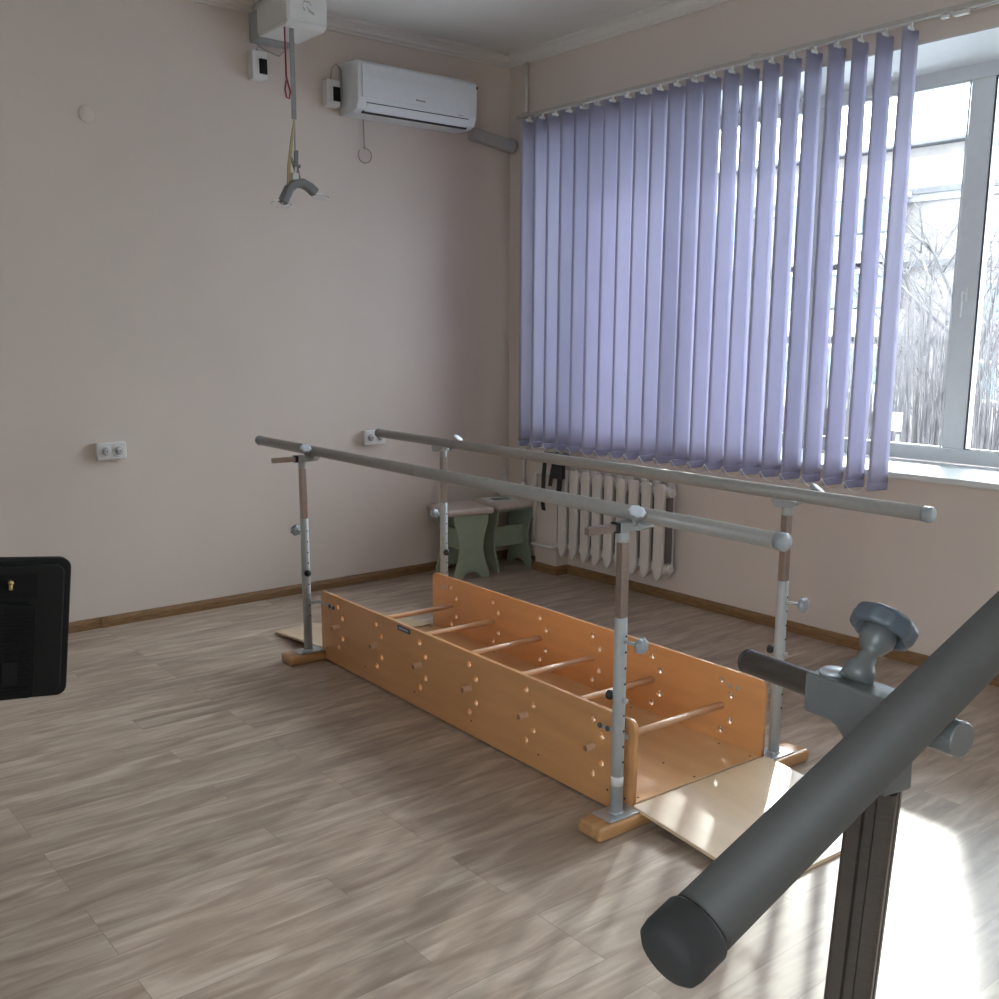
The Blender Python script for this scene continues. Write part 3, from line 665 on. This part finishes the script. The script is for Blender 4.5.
def add_post(x, y, sx, sy):
    z1 = .676
    sl_ = MB().lathe((x, y, .0515), (0, 0, 1), [(0, .0195), (z1-.0535, .0195), (z1-.0515, .0182)], 20).build('post_sleeve', 'paint', G)
    bp_ = MB().box((x+(-.02*sx)*-1*0, y, .0485), (.125, .085, .005), bevel=.001).lathe((x, y, .051), (0, 0, 1), [(0, .024), (.006, .0197)], 20).build('base_plate', 'zinc', sl_)
    k = MB()
    for dx in (-.05, .05):
        for dy in (-.032, .032): k.lathe((x+dx, y+dy, .051), (0, 0, 1), [(0, .005), (.0015, .004), (.0015, 0)], 10)
    k.build('screw', 'grey_duct', sl_)
    k = MB()
    for j in range(-4, 5):
        if j == 0: continue
        k.lathe((x+.004, y-.0188, .42+j*.05), (0, -1, 0), [(0, .0038), (.0012, .0038)], 10)
    k.build('height_hole', 'dark', sl_)
    k = MB().lathe((x, y+sy*.019, .42), (0, sy, 0), [(0, .006), (.004, .009), (.012, .009), (.014, .006), (.014, 0)], 8, False)
    k.build('lock_bolt', 'grey_duct', sl_)
    MB().lathe((x-.003, y-sy*.019, .425), (-.3, -sy, 0), [(0, .008), (.012, .016), (.022, .014), (.026, 0)], 16).build('stop_button', 'dark', sl_)
    kb = MB().use(M['paint']).cyl((x, y+sy*.018, .604), (x, y+sy*.078, .608), .0055, 10)
    kb.use(M['knob']).lathe((x, y+sy*.074, .608), (0, sy, 0), [(0, .01), (.004, .0225), (.018, .0245), (.024, .019), (.026, 0)], 42, True, 7, .09)
    kb.build('height_knob', None, sl_)
    it = MB().bb((x-.0145, y-.0145, z1-.06), (x+.0145, y+.0145, .915), bevel=.004).build('inner_tube', 'steel', G)
    cl_ = MB().lathe((x, y, .905), (0, 0, 1), [(0, .0185), (.035, .0185), (.04, .016)], 20)
    cl_.bb((x-.026 if sx < 0 else x-.055, y-.019, .937), (x+.055 if sx < 0 else x+.026, y+.019, .966), bevel=.003)
    cl_.prism([(-.075, -.002), (-.04, -.016), (.012, -.020), (.026, -.004), (.026, .006), (-.075, .006)], (x-sx*.037-.016, y, .958), (0, 1, 0), (0, 0, 1), (1, 0, 0), .032)
    cl = cl_.build('clamp', 'paint', G, bevel=.001)
    MB().box((x+sx*.032, y, .9515), (.012, .03, .03)).build('plug', 'dark', cl)
    MB().bb((min(x+sx*.03, x+sx*.145), y-.011, .9405), (max(x+sx*.03, x+sx*.145), y+.011, .9625), bevel=.002).build('crossbar', 'steel', cl)
    kb = MB(); base = Vector((x+sx*.012, y-.055 if sx < 0 else y-.085, .981)); ax = Vector((-.16 if sx < 0 else .3, -.52, .82)).normalized()
    kb.use(M['knob']).tube([(x-sx*.012, base.y+.02, .962), base, base+ax*.022], .007, 10)
    kb.lathe(base+ax*.014, ax, [(0, .012), (.006, .024), (.016, .0265), (.018, .0255)], 48, True, 8, .07)
    kb.use(M['knob_light']).lathe(base+ax*.032, ax, [(0, .0255), (.003, .023), (.004, .015), (.004, 0)], 48, True, 8, .07)
    kb.build('clamp_knob', None, cl)
    return sl_
p2 = add_post(-.434, -1.058, -1, -1)
MB().lathe((-.434, -1.058, .142), (0, 0, 1), [(0, .0197), (.03, .0197)], 20).build('sticker', 'sticker', p2)
add_post(-.434, 1.02, -1, 1); add_post(.336, -1.055, 1, -1); add_post(.336, 1.02, 1, 1)
for x in (-.397, .281):
    hb = MB().cyl((x, -1.583, .988), (x, 1.535, .988), .0222, 28).build('handrail', 'bar', G)
    for s in (-1, 1):
        y = -1.580 if s < 0 else 1.532
        MB().lathe((x, y, .988), (0, s, 0), [(0, .0238), (.022, .0244), (.028, .021), (.031, .012), (.031, 0)], 28).build('end_cap', 'knob' , hb)

# ------------------------------------------------------------------ monitor at the left
mo = empty('monitor', (-3.757, -2.96, .695), math.radians(-2), 'back of a black monitor cut by the left edge', 'monitor'); mo.rotation_euler.y = math.radians(6.5)
o_ = MB().prism(rrect(-.50, 0, 0, .316, .022), (0, 0, 0), (1, 0, 0), (0, 0, 1), (0, 1, 0), .028).build('bezel', 'black', mo, bevel=.004)
MB().prism(rrect(-.475, .012, -.018, .303, .018), (0, .0, 0), (1, 0, 0), (0, 0, 1), (0, -1, 0), .016).build('back_shell', 'black', mo, bevel=.004)
vp = MB().prism(rrect(-.42, .012, -.080, .222, .012), (0, -.016, 0), (1, 0, 0), (0, 0, 1), (0, -1, 0), .022)
for k in range(22): vp.bb((-.41, -.0405, .024+k*.0085), (-.09, -.038, .0277+k*.0085))
vp.build('vent_cover', 'black2', mo, bevel=.002)
MB().bb((-.30, -.018, .233), (-.075, -.0155, .285)).build('port_recess', 'black2', mo)
MB().bb((-.145, -.0415, .045), (-.115, -.0402, .095)).build('rating_label', 'black', mo)
MB().lathe((-.130, -.018, .268), (0, -1, 0), [(0, .005), (.012, .005), (.012, .003), (.016, .003)], 12).cyl((-.130, -.022, .267), (-.130, -.026, .252), .004, 8).build('antenna_plug', 'brass', mo)
MB().bb((-.50, .028, .02), (-.02, .030, .27)).build('screen', 'black', mo)
MB().cyl((-.42, .01, .03), (-.42, .01, -.68), .018, 14).bb((-.60, -.10, -.695), (-.34, .14, -.675)).bb((-.46, -.036, .02), (-.38, .03, .12)).build('stand', 'black', mo).rotation_euler.y = math.radians(-6.5)

# ------------------------------------------------------------------ foreground handrail apparatus
FG = empty('handrail_stand', (-3.58, -4.83, 0), 0, 'dark backlit sloping handrail on a steel post close in the foreground', 'handrail')
def fl_(p): return Vector(p)-Vector((-3.58, -4.83, 0))
A0, B0 = Vector((-3.8815, -4.8888, 1.1015)), Vector((-3.5089, -4.9057, 1.2486))
d = (B0-A0).normalized(); end = A0+d*1.45
hb = MB().cyl(fl_(A0), fl_(end), .0238, 40).build('handrail', 'fg_bar', FG)
MB().lathe(fl_(A0+d*.001), -d, [(0, .0254), (.002, .0262), (.024, .0262), (.031, .0248), (.035, .020), (.0365, 0)], 40).build('end_cap', 'fg_cap', hb)
MB().lathe(fl_(end), d, [(0, .0254), (.024, .0262), (.036, .019), (.0375, 0)], 40).build('end_cap', 'fg_cap', hb)
L0, R0 = Vector((-3.5552, -4.6778, 1.172)), Vector((-3.5959, -4.918, 1.176))
u = (R0-L0).normalized(); sd_ = u.cross(Vector((0, 0, 1))).normalized(); up2 = sd_.cross(u); K = 1.0
def station(off):
    Q = lambda a, b=0, c=0: fl_(L0+off+(u*a+up2*b+sd_*c)*K)      # along the crossbar, up, sideways
    V_ = lambda pr: [(a*K, b*K) for a, b in pr]
    rot = Matrix((u, sd_, up2)).transposed()
    crb = MB().cyl(Q(0), Q(.240), .0125*K, 28, ch=.001).build('crossbar', 'fg_steel', FG)
    MB().lathe(Q(0), -u, [(0, .0126*K), (.002, .0126*K), (.003, .011*K)], 24).build('end_ring', 'dark', crb)
    MB().lathe(Q(.200), u, V_([(0, .0152), (.049, .0152), (.0505, .0140), (.0505, 0)]), 48, False).build('plug', 'fg_paint', crb)
    body = [(.094, -.0205), (.094, .018), (.200, .018), (.200, -.018), (.192, -.024), (.192, -.070), (.144, -.070), (.144, -.040), (.141, -.030), (.134, -.0235), (.126, -.0205)]
    cl = MB().prism(V_(body), Q(0, 0, -.018), u, up2, sd_, .036*K).build('clamp', 'fg_paint', FG, bevel=.003)
    MB().prism(V_([(.178, .018), (.200, .018), (.225, .0135), (.225, .011), (.178, .011)]), Q(0, 0, -.014), u, up2, sd_, .028*K).build('saddle', 'fg_paint', cl, bevel=.001)
    MB().lathe(Q(.112, .0182), up2, V_([(0, .0125), (.0025, .0125), (.0045, .010), (.0045, 0)]), 24).build('bolt', 'zinc', cl)
    k0 = Q(.137, .018); ax = Vector((.66, -.03, .74)).normalized()
    MB().lathe(k0, ax, V_([(0, .015), (.014, .014), (.022, .0085), (.026, .0095), (.030, .0068), (.034, .0115), (.044, .0165), (.062, .0165)]), 28).build('knob_stem', 'fg_paint', cl)
    kn = MB().lathe(k0+ax*.050*K, ax, V_([(.012, .0145), (.013, .0205), (.001, .0230), (.000, .0262), (.002, .0285), (.005, .0295), (.014, .0300), (.018, .0285), (.021, .024), (.022, .016), (.022, 0)]), 80, True, 10, .03)
    kn.build('clamp_knob', 'fg_knob', cl)
    t0 = L0+off+(u*.168-up2*.068)*K
    b0 = Vector((t0.x+.02, t0.y+.06, .012))
    a = (b0-t0); Ln = a.length; zz_ = -a.normalized(); xx = (Matrix.Rotation(math.radians(20), 3, 'Z') @ Vector((1, 0, 0))); xx = (xx-zz_*xx.dot(zz_)).normalized(); yy_ = zz_.cross(xx)
    h = .0205; g_ = .005
    prof_ = []
    for q in range(4):
        cq, sq = [(1, 0), (0, 1), (-1, 0), (0, -1)][q]
        for (px_, py_) in ((h, -h+.003), (h, -.006), (h-g_, -.004), (h-g_, .004), (h, .006), (h, h-.003), (h-.003, h)):
            prof_.append((px_*cq-py_*sq, px_*sq+py_*cq))
    ps = MB().prism(prof_, fl_(b0), xx, yy_, zz_, Ln).build('post', 'fg_steel', FG)
    MB().box(fl_((b0.x, b0.y, .006)), (.16, .12, .012), bevel=.002).build('base_plate', 'fg_paint', ps)
station(Vector((0, 0, 0)))
# second support farther up the rail
st2 = d*.95
off2 = Vector((st2.x, st2.y, st2.z))
station(off2)

bpy.context.view_layer.update()
